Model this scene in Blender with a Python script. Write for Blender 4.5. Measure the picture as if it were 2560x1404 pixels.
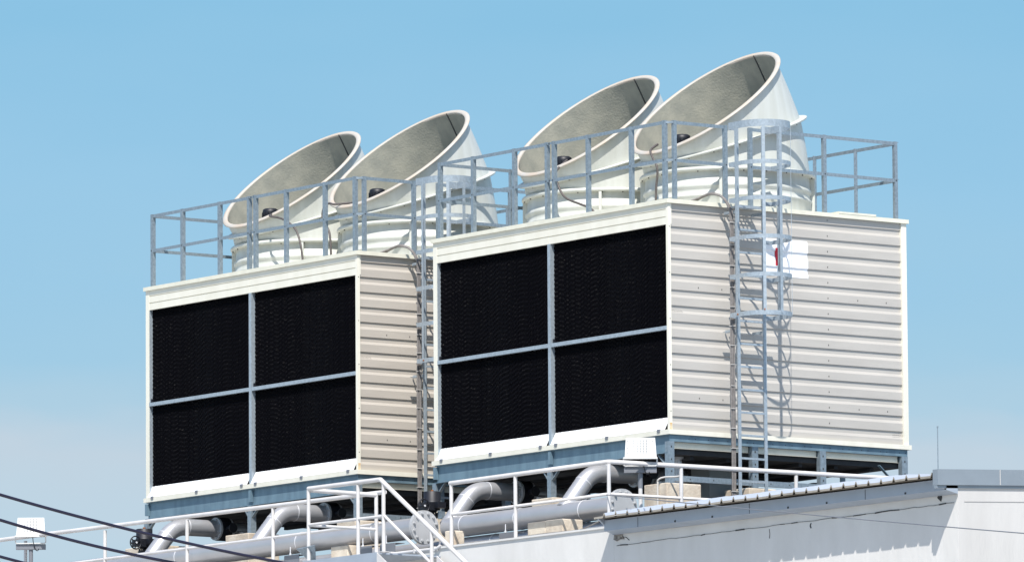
import bpy, math, random
from mathutils import Vector, Matrix, noise as mnoise
random.seed(7)
D = bpy.data; SC = bpy.context.scene; COL = SC.collection
for o in list(D.objects): D.objects.remove(o)
PI = math.pi; R = math.radians

# ------------------------------------------------------------------ camera
CAMPOS = Vector((81.9873, -63.4349, -10.1800))
YAW, PITCH, ROLL, FPX = -0.932389, 0.1175307, -0.0070919, 19528.18
cam = D.cameras.new('camera'); camo = D.objects.new('camera', cam); COL.objects.link(camo)
cam.sensor_width = 36.0; cam.lens = 36.0 * FPX / 2560.0; cam.clip_start = 1.0; cam.clip_end = 6000
d = Vector((math.cos(PITCH)*math.sin(YAW), math.cos(PITCH)*math.cos(YAW), math.sin(PITCH)))
r = Vector((math.cos(YAW), -math.sin(YAW), 0)); u = r.cross(d)
r2 = math.cos(ROLL)*r + math.sin(ROLL)*u; u2 = -math.sin(ROLL)*r + math.cos(ROLL)*u
M = Matrix((( r2.x, u2.x, -d.x, CAMPOS.x), (r2.y, u2.y, -d.y, CAMPOS.y), (r2.z, u2.z, -d.z, CAMPOS.z), (0, 0, 0, 1)))
camo.matrix_world = M; SC.camera = camo

# ------------------------------------------------------------------ light
SUN = Vector((.92, -.70, 1.57)).normalized()
EL = math.asin(SUN.z)
sl = D.lights.new('sun', 'SUN'); sl.energy = 5.0; sl.angle = R(.5); sl.color = (1.0, .955, .90)
so = D.objects.new('sun', sl); COL.objects.link(so); so.rotation_euler = SUN.to_track_quat('Z', 'Y').to_euler()
so.location = (30, -30, 60)
w = D.worlds.new('World'); SC.world = w; w.use_nodes = True
nt = w.node_tree; nt.nodes.clear()
def N(t, **k):
    n = nt.nodes.new(t)
    for a, b in k.items(): setattr(n, a, b)
    return n
out = N('ShaderNodeOutputWorld'); bg = N('ShaderNodeBackground'); nt.links.new(bg.outputs[0], out.inputs[0])
sky = N('ShaderNodeTexSky', sky_type='NISHITA', sun_disc=False)
sky.sun_elevation = EL; sky.sun_rotation = math.atan2(SUN.x, SUN.y); sky.altitude = 50; sky.air_density = 1.0; sky.dust_density = .6; sky.ozone_density = 2.0
bg.inputs[1].default_value = 0.14
tc = N('ShaderNodeTexCoord'); sx = N('ShaderNodeSeparateXYZ'); nt.links.new(tc.outputs['Generated'], sx.inputs[0])
# thin horizon cloud: soft noise bends the elevation at which the low white air starts
nz = N('ShaderNodeTexNoise'); nz.inputs['Scale'].default_value = 22; nz.inputs['Detail'].default_value = 3
mp = N('ShaderNodeMapping'); mp.inputs['Scale'].default_value = (1, 1, 3.0)
nt.links.new(tc.outputs['Generated'], mp.inputs[0]); nt.links.new(mp.outputs[0], nz.inputs['Vector'])
ma = N('ShaderNodeMath', operation='MULTIPLY_ADD'); ma.inputs[1].default_value = .024
nt.links.new(nz.outputs[0], ma.inputs[0]); nt.links.new(sx.outputs[2], ma.inputs[2])
mr = N('ShaderNodeMapRange'); mr.inputs[1].default_value = .087; mr.inputs[2].default_value = .185
nt.links.new(ma.outputs[0], mr.inputs[0])
cr = N('ShaderNodeValToRGB'); nt.links.new(mr.outputs[0], cr.inputs[0])
def lin(c): return tuple(((x/255)/12.92 if x/255 <= .04045 else ((x/255+.055)/1.055)**2.4) for x in c)
EXPO = 0.35
els = cr.color_ramp.elements
stops = [(.04, (174, 208, 226)), (.12, (190, 213, 228)), (.19, (193, 211, 225)), (.25, (174, 207, 227)), (.34, (162, 204, 229)), (.54, (153, 201, 231)), (.80, (140, 195, 228))]
while len(els) < len(stops): els.new(.5)
for e, (p, c) in zip(els, stops):
    e.position = p; l = lin(c); e.color = (l[0], l[1], l[2], 1)
sc2 = N('ShaderNodeVectorMath', operation='SCALE'); sc2.inputs['Scale'].default_value = 1/0.14/(2**EXPO)
nt.links.new(cr.outputs[0], sc2.inputs[0])
m2 = N('ShaderNodeMapRange'); m2.inputs[1].default_value = .17; m2.inputs[2].default_value = .45
nt.links.new(sx.outputs[2], m2.inputs[0])
mx = N('ShaderNodeMix', data_type='RGBA'); nt.links.new(m2.outputs[0], mx.inputs[0]); nt.links.new(sc2.outputs[0], mx.inputs[6]); nt.links.new(sky.outputs[0], mx.inputs[7])
nt.links.new(mx.outputs[2], bg.inputs[0])
SC.view_settings.view_transform = 'Standard'; SC.view_settings.look = 'None'; SC.view_settings.gamma = 1; SC.view_settings.exposure = EXPO
SC.cycles.max_bounces = 8

# ------------------------------------------------------------------ materials
def mat(name, col, rough=.5, metal=0, nscale=None, namt=.1, ncol=None, bump=0, bscale=40, spec=.5, detail=4, stretch=None, thr=(.35, .65)):
    m = D.materials.new(name); m.use_nodes = True; t = m.node_tree; b = t.nodes['Principled BSDF']
    b.inputs['Base Color'].default_value = (*col, 1); b.inputs['Roughness'].default_value = rough
    b.inputs['Metallic'].default_value = metal; b.inputs['Specular IOR Level'].default_value = spec
    tcn = t.nodes.new('ShaderNodeTexCoord'); vec = tcn.outputs['Object']
    if stretch:
        mm = t.nodes.new('ShaderNodeMapping'); mm.inputs['Scale'].default_value = stretch; t.links.new(vec, mm.inputs[0]); vec = mm.outputs[0]
    if nscale:
        n = t.nodes.new('ShaderNodeTexNoise'); n.inputs['Scale'].default_value = nscale; n.inputs['Detail'].default_value = detail
        t.links.new(vec, n.inputs['Vector'])
        rp = t.nodes.new('ShaderNodeMapRange'); rp.inputs[1].default_value = thr[0]; rp.inputs[2].default_value = thr[1]
        t.links.new(n.outputs[0], rp.inputs[0])
        mxx = t.nodes.new('ShaderNodeMix'); mxx.data_type = 'RGBA'
        c2 = ncol if ncol else tuple(c*(1-namt) for c in col)
        mxx.inputs[6].default_value = (*col, 1); mxx.inputs[7].default_value = (*c2, 1)
        t.links.new(rp.outputs[0], mxx.inputs[0]); t.links.new(mxx.outputs[2], b.inputs['Base Color'])
    if bump:
        n2 = t.nodes.new('ShaderNodeTexNoise'); n2.inputs['Scale'].default_value = bscale; n2.inputs['Detail'].default_value = 4
        t.links.new(vec, n2.inputs['Vector'])
        bp = t.nodes.new('ShaderNodeBump'); bp.inputs['Strength'].default_value = bump; bp.inputs['Distance'].default_value = .02
        t.links.new(n2.outputs[0], bp.inputs['Height']); t.links.new(bp.outputs[0], b.inputs['Normal'])
    return m
CREAM = mat('cream_paint', (.74, .715, .615), .5, 0, 5, .08, (.69, .665, .56), .05, 12, stretch=(1, 1, .3))
CREAMCAP = mat('cream_cap_paint', (.70, .68, .56), .5, 0, 6, .1, None, .05, 12)
CLAD = mat('cladding_paint', (.46, .434, .392), .5, 0, 2.5, .07, None, .06, 6, stretch=(1, .5, 3))
WHITEP = mat('white_panel_paint', (.86, .86, .86), .45, 0, 4, .04)
GALV = mat('galvanised_steel', (.26, .32, .365), .42, .35, 28, .25, None, .05, 60, detail=6)
GALVB = mat('weathered_galvanised_steel', (.18, .27, .325), .5, .3, 9, .3, (.13, .20, .25), .06, 50, detail=8, stretch=(1, 1, .25))
STACK = mat('pale_fibreglass', (.57, .585, .545), .42, 0, 3.0, .07, (.51, .52, .47), .06, 7, stretch=(2.5, 2.5, .25), detail=8)
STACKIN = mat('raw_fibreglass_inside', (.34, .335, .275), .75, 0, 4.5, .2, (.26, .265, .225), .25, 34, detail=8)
LIP = mat('fibreglass_rim', (.46, .445, .405), .55, 0, 5, .12, (.48, .41, .33), .1, 30)
SEAM = mat('dark_sealant', (.06, .06, .06), .8)
FILL = mat('black_pvc_fill', (.0015, .0015, .0025), .33, 0, 60, 0, (.002, .002, .003), 0, spec=.035)
DARK = mat('shade_dark_underside', (.035, .037, .04), .8, 0, 3, .4)  # near-black colour stands in for deep shade under the basin
BLACK = mat('black_enamel', (.008, .009, .014), .5, 0, 8, .2)
GALVL = mat('bright_galvanised_steel', (.37, .43, .475), .42, .3, 28, .2, None, .05, 60, detail=6)
RUBBER = mat('grey_brown_cable_sheath', (.21, .195, .185), .6, 0, 20, .3)
TIE = mat('pale_cable_tie', (.55, .53, .50), .5)
SILVER = mat('aluminium_pipe_paint', (.50, .50, .51), .38, .55, 1.6, .10, None, .05, 20)
SILVERF = mat('grey_flange_paint', (.46, .47, .48), .5, .2, 5, .08)
WELD = mat('weld_bead', (.75, .75, .76), .4, .3)
RAILW = mat('white_gloss_paint', (.60, .585, .58), .4, 0, 4, .08, (.53, .51, .49))
CONC = mat('beige_concrete', (.64, .57, .465), .85, 0, 5, .15, (.48, .40, .31), .3, 30, detail=8)
DECKM = mat('roof_screed', (.13, .125, .12), .9, 0, 2, .3)
SHEET = mat('blue_white_roof_sheet', (.36, .40, .46), .45, 0, 4, .08)
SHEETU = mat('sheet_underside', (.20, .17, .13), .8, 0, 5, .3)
FASC = mat('grey_flashing', (.34, .385, .44), .5, .1, 3, .08, None, .04, 8)
BOXF = mat('blue_grey_box_flashing', (.23, .27, .305), .5, .1, 3, .08)
REDM = mat('red_print', (.55, .015, .03), .5)
BLUEM = mat('blue_print', (.03, .16, .45), .5)
INK = mat('black_ink', (.03, .03, .03), .7)
PLASTW = mat('white_lamp_housing', (.60, .60, .58), .45)
GBOX = mat('grey_gear_box', (.16, .17, .19), .5)
PCABLE = mat('black_power_cable', (.012, .010, .03), .5)
RUST = mat('rusty_bolt', (.30, .10, .03), .8)
GROUNDM = mat('bounce_pale_ground', (.46, .45, .43), .9, 0, .3, .15)  # unseen ground, made pale to bounce light up onto shaded walls

def plaster():
    m = mat('white_plaster', (.65, .635, .605), .85, 0, 2.2, .05, (.59, .575, .545), .2, 14, detail=9, stretch=(1.2, 1.2, .35))
    return m
PLASTER = plaster()
PLASTERDIM = mat('sun_dimmed_plaster', (.54, .53, .51), .85, 0, 1.6, .05, (.49, .48, .46), .2, 14, detail=9, stretch=(1.2, 1.2, .35))  # plaster copy darkened to offset the strong sun on the end wall

# ------------------------------------------------------------------ mesh builder
class MB:
    def __init__(s): s.v = []; s.f = []; s.m = []; s.sm = []; s.cur = 0
    def mi(s, i): s.cur = i; return s
    def add(s, vs, fs, smooth=False):
        b = len(s.v); s.v += [tuple(v) for v in vs]
        for f in fs: s.f.append(tuple(b+i for i in f)); s.m.append(s.cur); s.sm.append(smooth)
        return s
    def box(s, x0, x1, y0, y1, z0, z1):
        vs = [(x, y, z) for z in (z0, z1) for y in (y0, y1) for x in (x0, x1)]
        return s.add(vs, [(0, 2, 3, 1), (4, 5, 7, 6), (0, 1, 5, 4), (2, 6, 7, 3), (0, 4, 6, 2), (1, 3, 7, 5)])
    def bar(s, p, q, w, h, up=(0, 0, 1)):
        p = Vector(p); q = Vector(q); t = (q-p).normalized(); up = Vector(up)
        sd = t.cross(up)
        if sd.length < 1e-4: sd = t.cross(Vector((0, 1, 0)))
        sd.normalize(); n = sd.cross(t).normalized()
        vs = [a + sd*(w/2*i) + n*(h/2*j) for a in (p, q) for i, j in ((-1, -1), (1, -1), (1, 1), (-1, 1))]
        return s.add(vs, [(3, 2, 1, 0), (4, 5, 6, 7), (0, 1, 5, 4), (1, 2, 6, 5), (2, 3, 7, 6), (3, 0, 4, 7)])
    def tube(s, pts, rad, seg=16, caps=True, closed=False):
        pts = [Vector(p) for p in pts]; n = len(pts); rings = []
        rad = rad if isinstance(rad, (list, tuple)) else [rad]*n
        t0 = (pts[1]-pts[0]).normalized(); a = t0.orthogonal().normalized()
        for i, p in enumerate(pts):
            if closed: t = (pts[(i+1) % n]-pts[i-1]).normalized()
            else: t = ((pts[min(i+1, n-1)]-pts[i]).normalized()*1.0 + (pts[i]-pts[max(i-1, 0)]).normalized()).normalized() if 0 < i < n-1 else ((pts[1]-pts[0]) if i == 0 else (pts[-1]-pts[-2])).normalized()
            a = (a - t*a.dot(t)).normalized(); b = t.cross(a)
            rings.append([p + (a*math.cos(2*PI*k/seg)+b*math.sin(2*PI*k/seg))*rad[i] for k in range(seg)])
        vs = [v for rr in rings for v in rr]; fs = []
        for i in range(n if closed else n-1):
            for k in range(seg):
                i2 = (i+1) % n
                fs.append((i*seg+k, i*seg+(k+1) % seg, i2*seg+(k+1) % seg, i2*seg+k))
        s.add(vs, fs, True)
        if caps and not closed:
            s.add(rings[0], [tuple(reversed(range(seg)))]); s.add(rings[-1], [tuple(range(seg))])
        return s
    def cyl(s, p, q, rad, seg=24): return s.tube([p, q], rad, seg)
    def loft(s, loops, closed=True, smooth=True, flip=False):
        n = len(loops[0]); vs = [v for l in loops for v in l]; fs = []
        for i in range(len(loops)-1):
            for k in range(n if closed else n-1):
                q = (i*n+k, i*n+(k+1) % n, (i+1)*n+(k+1) % n, (i+1)*n+k)
                fs.append(tuple(reversed(q)) if flip else q)
        return s.add(vs, fs, smooth)
    def prism(s, poly, axis, a, b):
        # poly: 2d list (in the other two axes, in order), extruded along axis from a to b
        def P(p, c):
            if axis == 'x': return (c, p[0], p[1])
            if axis == 'y': return (p[0], c, p[1])
            return (p[0], p[1], c)
        n = len(poly); vs = [P(p, a) for p in poly]+[P(p, b) for p in poly]
        fs = [tuple(range(n)), tuple(reversed(range(n, 2*n)))]+[(i, i+n, (i+1) % n+n, (i+1) % n) for i in range(n)]
        return s.add(vs, fs)
    def build(s, name, mats, parent=None, fix=True):
        me = D.meshes.new(name); me.from_pydata(s.v, [], s.f)
        for m in (mats if isinstance(mats, (list, tuple)) else [mats]): me.materials.append(m)
        me.polygons.foreach_set('material_index', s.m); me.polygons.foreach_set('use_smooth', s.sm)
        me.update()
        if fix:
            import bmesh
            bm = bmesh.new(); bm.from_mesh(me); bmesh.ops.recalc_face_normals(bm, faces=bm.faces); bm.to_mesh(me); bm.free()
        o = D.objects.new(name, me); COL.objects.link(o)
        if parent: o.parent = parent
        return o
def tag(o, label=None, cat=None, group=None, kind=None):
    if label: o['label'] = label
    if cat: o['category'] = cat
    if group: o['group'] = group
    if kind: o['kind'] = kind
    return o
def empty(name, loc=(0, 0, 0)):
    o = D.objects.new(name, None); COL.objects.link(o); o.location = loc; o.empty_display_size = .2; return o
def thing(name, label, cat, loc=(0, 0, 0), group=None): return tag(empty(name, loc), label, cat, group)
def copy_tree(o, parent=None):
    c = o.copy(); COL.objects.link(c)
    if parent: c.parent = parent
    for ch in [x for x in D.objects if x.parent == o]: copy_tree(ch, c)
    return c
def dup(o, loc, label):
    c = copy_tree(o); c.location = loc; c['label'] = label; return c

def Lpost(m, x, y, z0, z1, sx=1, sy=1, w=.05, t=.006):
    # equal angle: one flange across the front (y side), one across the side
    m.box(x-w/2, x+w/2, y-(t if sy > 0 else -0)-0, y+(0 if sy > 0 else t), z0, z1)
    if sx > 0: m.box(x+w/2-t, x+w/2, y, y+w*sy, z0, z1) if sy > 0 else m.box(x+w/2-t, x+w/2, y-w, y, z0, z1)
    else: m.box(x-w/2, x-w/2+t, y, y+w, z0, z1) if sy > 0 else m.box(x-w/2, x-w/2+t, y-w, y, z0, z1)
    return m

# ------------------------------------------------------------------ ground
g = MB().box(-3000, 3000, -3000, 3000, -12.0, -11.8).build('ground', GROUNDM); tag(g, kind='structure')

# ------------------------------------------------------------------ building
WY = -1.65; WX = 7.95; DZ = -1.42
b = thing('building', 'white plastered building whose flat roof carries the cooling towers and pipes', 'building', (0, 0, -11.8))
def bz(z): return z + 11.8
vB = Vector((0, 1, .042))
cB = Vector((WX, WY+14, 0))
def wallpanel(m, p, q, z0, z1, th=.3):
    p = Vector((*p, 0)); q = Vector((*q, 0)); t = (q-p).normalized(); n = Vector((t.y, -t.x, 0))
    a, b_, c, d_ = p, q, q-n*th, p-n*th
    vs = [(v.x, v.y, z) for z in (z0, z1) for v in (a, b_, c, d_)]
    m.add(vs, [(0, 3, 2, 1), (4, 5, 6, 7), (0, 1, 5, 4), (1, 2, 6, 5), (2, 3, 7, 6), (3, 0, 4, 7)])
m = MB()
wallpanel(m, (-45, WY), (.93, WY), 0, bz(-1.40))
wallpanel(m, (.932, WY), (WX, WY), 0, bz(-1.30))
m2_ = MB(); m2_.prism([(WY+.002, 0), (cB.y, 0), (cB.y, bz(-1.42)+.588), (WY+.002, bz(-1.42))], 'x', WX-.30, WX+.001); m2_.build('wall', PLASTERDIM, b)
wallpanel(m, (cB.x-.31, cB.y), (-45, cB.y), 0, bz(-1.43)); wallpanel(m, (-45, cB.y-.31), (-45, WY+.31), 0, bz(-1.43))
m.build('wall', PLASTER, b)
# render joint line, patch scars and cracks on the shaded wall
m = MB()
def crack(pts, wd, y=WY-.004):
    for (x0, z0), (x1, z1) in zip(pts, pts[1:]): m.bar((x0, y, bz(z0)), (x1, y, bz(z1)), .006, wd, (0, 0, 1))
x = .99; pts = []
while x < 7.9:
    pts.append((x, -1.648 + .045*(x/7.9) + random.uniform(-.006, .006))); x += random.uniform(.05, .2)
for i in range(len(pts)-1):
    crack([pts[i], pts[i+1]], .004 if random.random() < .55 else random.uniform(.006, .016))
crack([(5.05, -1.65), (5.03, -1.68), (5.05, -1.71)], .014)
crack([(4.2, -1.66), (4.21, -1.72), (4.2, -1.78)], .004)
crack([(1.08, -1.53), (1.2, -1.55), (1.26, -1.59)], .006)
m.prism([(7.56, bz(-1.52)), (7.62, bz(-1.44)), (7.65, bz(-1.52)), (7.63, bz(-1.57))], 'y', WY-.010, WY-.003)
m.build('plaster_crack', INK, b)
m = MB()
m.prism([(.93, bz(-1.56)), (.95, bz(-1.475)), (1.10, bz(-1.485)), (1.13, bz(-1.53)), (1.16, bz(-1.57)), (1.07, bz(-1.565)), (1.0, bz(-1.585))], 'y', WY-.012, WY-.002)
m.build('plaster_scar', mat('bare_render', (.30, .28, .25), .9, 0, 20, .4, (.12, .11, .10), .8, 40), b)
m = MB()
p0 = Vector((WX, WY, 0)); n_ = Vector((1, 0, 0))
for k in range(6):
    a = p0+vB*(k*2.3+.1)+n_*.004; c = p0+vB*((k+1)*2.3+.05)+n_*.004
    m.bar((a.x, a.y, bz(-1.60)+a.z+random.uniform(-.006, .006)), (c.x, c.y, bz(-1.60)+c.z+random.uniform(-.006, .006)), .004, .006)
m.build('wall_joint', mat('joint_line', (.35, .34, .33), .9), b)  # thin dark joint line along the end wall
# roof slab (polygon)
poly = [(-44.7, WY+.301), (WX-.301, WY+.301), (WX-.301, cB.y-.001), (-44.7, cB.y-.001)]
MB().prism(poly, 'z', bz(-1.7), bz(DZ)).build('roof_deck', DECKM, b)
# coping of the parapet on the left part
MB().box(-45, .9, WY-.02, WY+.34, bz(-1.40), bz(-1.375)).build('coping', PLASTER, b)
# fascia under the corrugated sheet
m = MB(); m.prism([(WY-.015, bz(-1.30)), (WY-.20, bz(-1.32)), (WY-.20, bz(-1.46)), (WY-.015, bz(-1.50))], 'x', .98, WX+.02)
for k in range(9):
    xx = 1.7+k*.78; m.mi(1).box(xx, xx+.008, WY-.202, WY-.199, bz(-1.46), bz(-1.33)) if k % 3 == 0 else m.mi(1).box(xx, xx+.03, WY-.204, WY-.199, bz(-1.455), bz(-1.43))
m.mi(0).prism([(WY-.30, bz(-1.30)), (WY, bz(-1.30)), (WY, bz(-1.50)), (WY-.05, bz(-1.50))], 'x', .955, .985)
m.build('fascia', [FASC, INK], b)
MB().prism([(.95, bz(-1.30)), (.95, bz(-1.40)), (.62, bz(-1.40)), (.86, bz(-1.30))], 'y', WY+.02, WY+.04).build('gable_flashing', FASC, b)
# corrugated roof sheet: trapezoid ribs, rises from the eave, then falls back
prof = []; pitch = .248; x = .96; rw = .018
while x < WX-.12:
    prof += [(x, 0), (x+pitch-.056, 0), (x+pitch-.034, .040), (x+pitch-.024, .040)]; x += pitch
def sheet(yy, zz, dz): return [(px, yy, bz(zz)+pz+dz+.004*math.sin(px*5.3)) for px, pz in prof]
EY = -2.0
m = MB()
def ridge(dz):
    res = []
    for (px, yy, z_) in sheet(EY+.85, -1.143, dz):
        t = min(1, max(0, (px-6.3)/1.6)); res.append((px, yy, z_-.13*t))
    return res
m.loft([sheet(EY, -1.285, 0), ridge(0)], closed=False, smooth=False)
m.loft([ridge(0), [(a_, 12.2, c_+.56) for a_, _, c_ in ridge(0)]], closed=False, smooth=False)
m.mi(2).loft([sheet(EY-.002, -1.285, .002), sheet(EY-.002, -1.285, -.024)], closed=False, smooth=False)
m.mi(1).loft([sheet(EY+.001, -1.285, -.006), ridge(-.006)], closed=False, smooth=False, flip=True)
m.build('corrugated_roof', [SHEET, SHEETU, mat('sheet_edge', (.36, .33, .28), .8, 0, 5, .3)], b, fix=False)
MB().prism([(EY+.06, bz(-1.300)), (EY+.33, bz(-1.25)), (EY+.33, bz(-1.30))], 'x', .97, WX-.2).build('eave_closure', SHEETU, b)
MB().prism([(WY+.31, bz(DZ)+.001), (12.1, bz(DZ)+.001), (12.1, bz(-.60)), (-1.15, bz(-1.16)), (WY+.31, bz(-1.22))], 'x', .965, 1.05).build('side_upstand', PLASTER, b)
# box flashing of wall B
m = MB()
q0 = Vector((7.99, -2.0, 0))
def boxB(m, n0, n1, z0, z1, s0=0, s1=14.3):
    a = q0+vB*s0; c = q0+vB*s1
    vs = [(v.x, v.y, z+v.z) for z in (z0, z1) for v in (a+n_*n0, c+n_*n0, c-n_*n1, a-n_*n1)]
    m.add(vs, [(0, 3, 2, 1), (4, 5, 6, 7), (0, 1, 5, 4), (1, 2, 6, 5), (2, 3, 7, 6), (3, 0, 4, 7)])
boxB(m, 0, .10, bz(-1.408), bz(-1.212)); boxB(m, -.02, .08, bz(-1.446), bz(-1.410))
for k in range(6): 
    m.mi(1); boxB(m, .003, .02, bz(-1.405), bz(-1.215), 1.0+k*2.4, 1.008+k*2.4); m.mi(0)
m.build('box_flashing', [BOXF, TIE], b)

# ------------------------------------------------------------------ cooling tower
T1 = Vector((-7.1609, -.0076, .0312))
XL, XR, YF, YB, ZT = -5.40, 0.0, 0.0, 4.18, 3.155
tw = thing('cooling_tower', 'nearer cooling tower on the right, white notice on its side, two scooped stacks', 'cooling tower', (0, 0, 0), 'rooftop cooling towers')
# cap
m = MB(); m.box(XL, XR, YF, YB, 3.10, ZT)
m.build('deck_cap', CREAMCAP, tw)
m = MB(); m.box(-.25, .004, 2.95, 3.6, ZT+.001, ZT+.03); m.build('deck_hatch', CREAMCAP, tw)
# core box (dark) that closes the body
MB().box(XL+.10, XR-.10, .16, YB-.10, .02, 3.099).build('casing', DARK, tw)
# front band with two grooves
m = MB(); zz = [(2.815, 2.909), (2.923, 3.012), (3.026, 3.0995)]
for z0, z1 in zz:
    m.box(XL+.03, -2.702, .03, .07, z0, z1); m.box(-2.698, XR-.03, .03, .07, z0, z1)
m.box(XL+.04, XR-.04, .045, .10, 2.82, 3.0985)
m.build('top_band', CREAM, tw)
# corner trims
def trim(x0, x1, y0, y1, name='corner_trim'):
    mm = MB(); mm.box(x0, x1, y0, y1, .0605, 3.0995)
    for k in range(5):
        z = .3+k*.62; mm.mi(1)
        if x1 > -.1 and y0 < 1: mm.box(x1-.001, x1+.002, (y0+y1)/2-.006, (y0+y1)/2+.006, z, z+.012)
    mm.build(name, [CREAM, INK], tw)
trim(XL+.027, XL+.115, .027, .07); trim(XR-.07, XR-.027, .027, .075)
trim(XR-.07, XR-.027, YB-.115, YB-.027); trim(XL+.027, XL+.07, YB-.115, YB-.027)
# rusty stain plate at the foot of the near corner
MB().box(XR-.03, XR-.0255, .03, .07, .061, .15).build('rust_stain', mat('rust_stain', (.66, .58, .40), .7, 0, 14, .4, (.60, .36, .14)), tw)
# sill frame
m = MB(); m.box(XL, XR, YF, .07, -.005, .058); m.box(XR-.07, XR, .0705, YB, -.005, .058); m.box(XL, XL+.07, .0705, YB, -.005, .058); m.box(XL+.0705, XR-.0705, YB-.07, YB, -.005, .058)
m.build('sill', CREAM, tw)
# ribbed side cladding
def ribprof():
    pr = [(0.0, 3.098)]; z = 3.098; o = 0.0; i = -.018; pt = .2126
    while z-.17 > .07:
        pr += [(o, z-.090), (i, z-.100), (i, z-.158), (o, z-.196)]; z -= pt
    pr.append((o, .062)); return pr
RP = ribprof()
m = MB()
m.loft([[(XR-.048+a, y, z) for a, z in RP] for y in (.06, YB-.06)], closed=False, smooth=False)
MB().loft([[(XL+.048-a, y, z) for a, z in RP] for y in (.06, YB-.06)], closed=False, smooth=False).build('side_cladding', CLAD, tw)
m.mi(1)
pt = .2126
for k in range(14):
    zc = 3.098-pt*k-.045
    for yy in ((2.78,) if k % 7 != 5 else (.55, .95, 2.78, 3.3, 3.8)):
        m.box(XR-.049, XR-.045, yy-.005, yy+.005, zc-.010, zc+.010)
m.build('side_cladding', [CLAD, INK], tw)
m = MB(); m.loft([[(x, YB-.048+a, z) for a, z in RP] for x in (XL+.06, XR-.06)], closed=False, smooth=False); m.build('rear_cladding', CLAD, tw)
# hand-written production marks, too small to read
def scribble(y0, z0, n, parent):
    mm = MB(); y = y0
    for k in range(n):
        h = random.uniform(.006, .014); zz = z0+random.uniform(-.003, .003)
        mm.bar((XR-.046, y, zz), (XR-.046, y+random.uniform(.006, .012), zz+random.uniform(-.006, .006)), .003, .004); y += .0135
    mm.build('ink_mark', INK, parent)
scribble(.09, 1.655, 14, tw); scribble(3.88, .185, 14, tw)
# galvanised grid of the louvre openings
m = MB(); m.box(-2.712, -2.650, .022, .13, .0595, 2.8145); m.build('mullion', GALVL, tw)
m = MB(); m.box(XL+.116, -2.713, .024, .14, 1.400, 1.452); m.box(-2.644, XR-.071, .024, .14, 1.400, 1.452); m.build('transom', GALVL, tw)
m = MB(); m.box(XL+.1155, XL+.121, .031, .16, .0595, 1.399); m.box(XL+.1155, XL+.121, .031, .16, 1.453, 2.8145); m.build('jamb_flange', GALVL, tw)
for xx in (-2.643, XL+.122): MB().box(xx, xx+.025, .05, .09, 1.46, 1.51).build('latch', BLACK, tw)
# black corrugated fill: staggered waves pressed into the sheets
def fill(x0, x1, z0, z1):
    nx = int((x1-x0)/.0085); nz_ = int((z1-z0)/.0150); ph = [random.uniform(0, 2*PI) for _ in range(400)]; vs = []; fs = []
    for j in range(nz_+1):
        for i in range(nx+1):
            X = x0+(x1-x0)*i/nx; Z = z0+(z1-z0)*j/nz_
            a = 2*PI*(X-x0)/.034
            h = .010*math.sin(a) + .0045*math.sin(2*PI*Z/.062+ph[int((X-x0)/.034) % 400]) + random.uniform(-.0015, .0015) + (.008 if random.random() < .014*(.35+max(0, mnoise.noise(Vector((X*1.7, Z*2.3, 0))))*2.2) else 0)
            vs.append((X, .086+h, Z))
    for j in range(nz_):
        for i in range(nx):
            k = j*(nx+1)+i; fs.append((k, k+1, k+nx+2, k+nx+1))
    MB().add(vs, fs).build('fill_panel', FILL, tw, fix=False)
fill(XL+.121, -2.713, 1.4525, 2.86); fill(-2.644, XR-.0705, 1.4525, 2.86); fill(XL+.121, -2.713, .19, 1.3995); fill(-2.644, XR-.0705, .19, 1.3995)
# white sloping splash panels and clips
for x0, x1 in ((XL+.122, -2.725), (-2.63, XR-.085)):
    mm = MB(); mm.add([(x0-.03, .006, .064), (x1-.03, .006, .064), (x1, .078, .228), (x0, .078, .228), (x0-.03, .012, .060), (x1-.03, .012, .060), (x1, .084, .224), (x0, .084, .224)],
                 [(0, 1, 2, 3), (7, 6, 5, 4), (0, 4, 5, 1), (3, 2, 6, 7), (0, 3, 7, 4), (1, 5, 6, 2)])
    p = mm.build('splash_panel', WHITEP, tw)
    for k in range(3):
        xc = x0+(x1-x0)*(.05+.45*k)-.02
        MB().box(xc-.03, xc+.03, -.010, .004, .030, .072).build('clip', GBOX, p)
# basin hanging under the casing
m = MB(); m.box(XL+.12, XR-.12, .12, YB-.12, -.26, -.006)
for k in range(6): m.box(XL+.2, XR-.2, .5+k*.62, .56+k*.62, -.31, -.261)
m.build('basin', DARK, tw)

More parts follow.
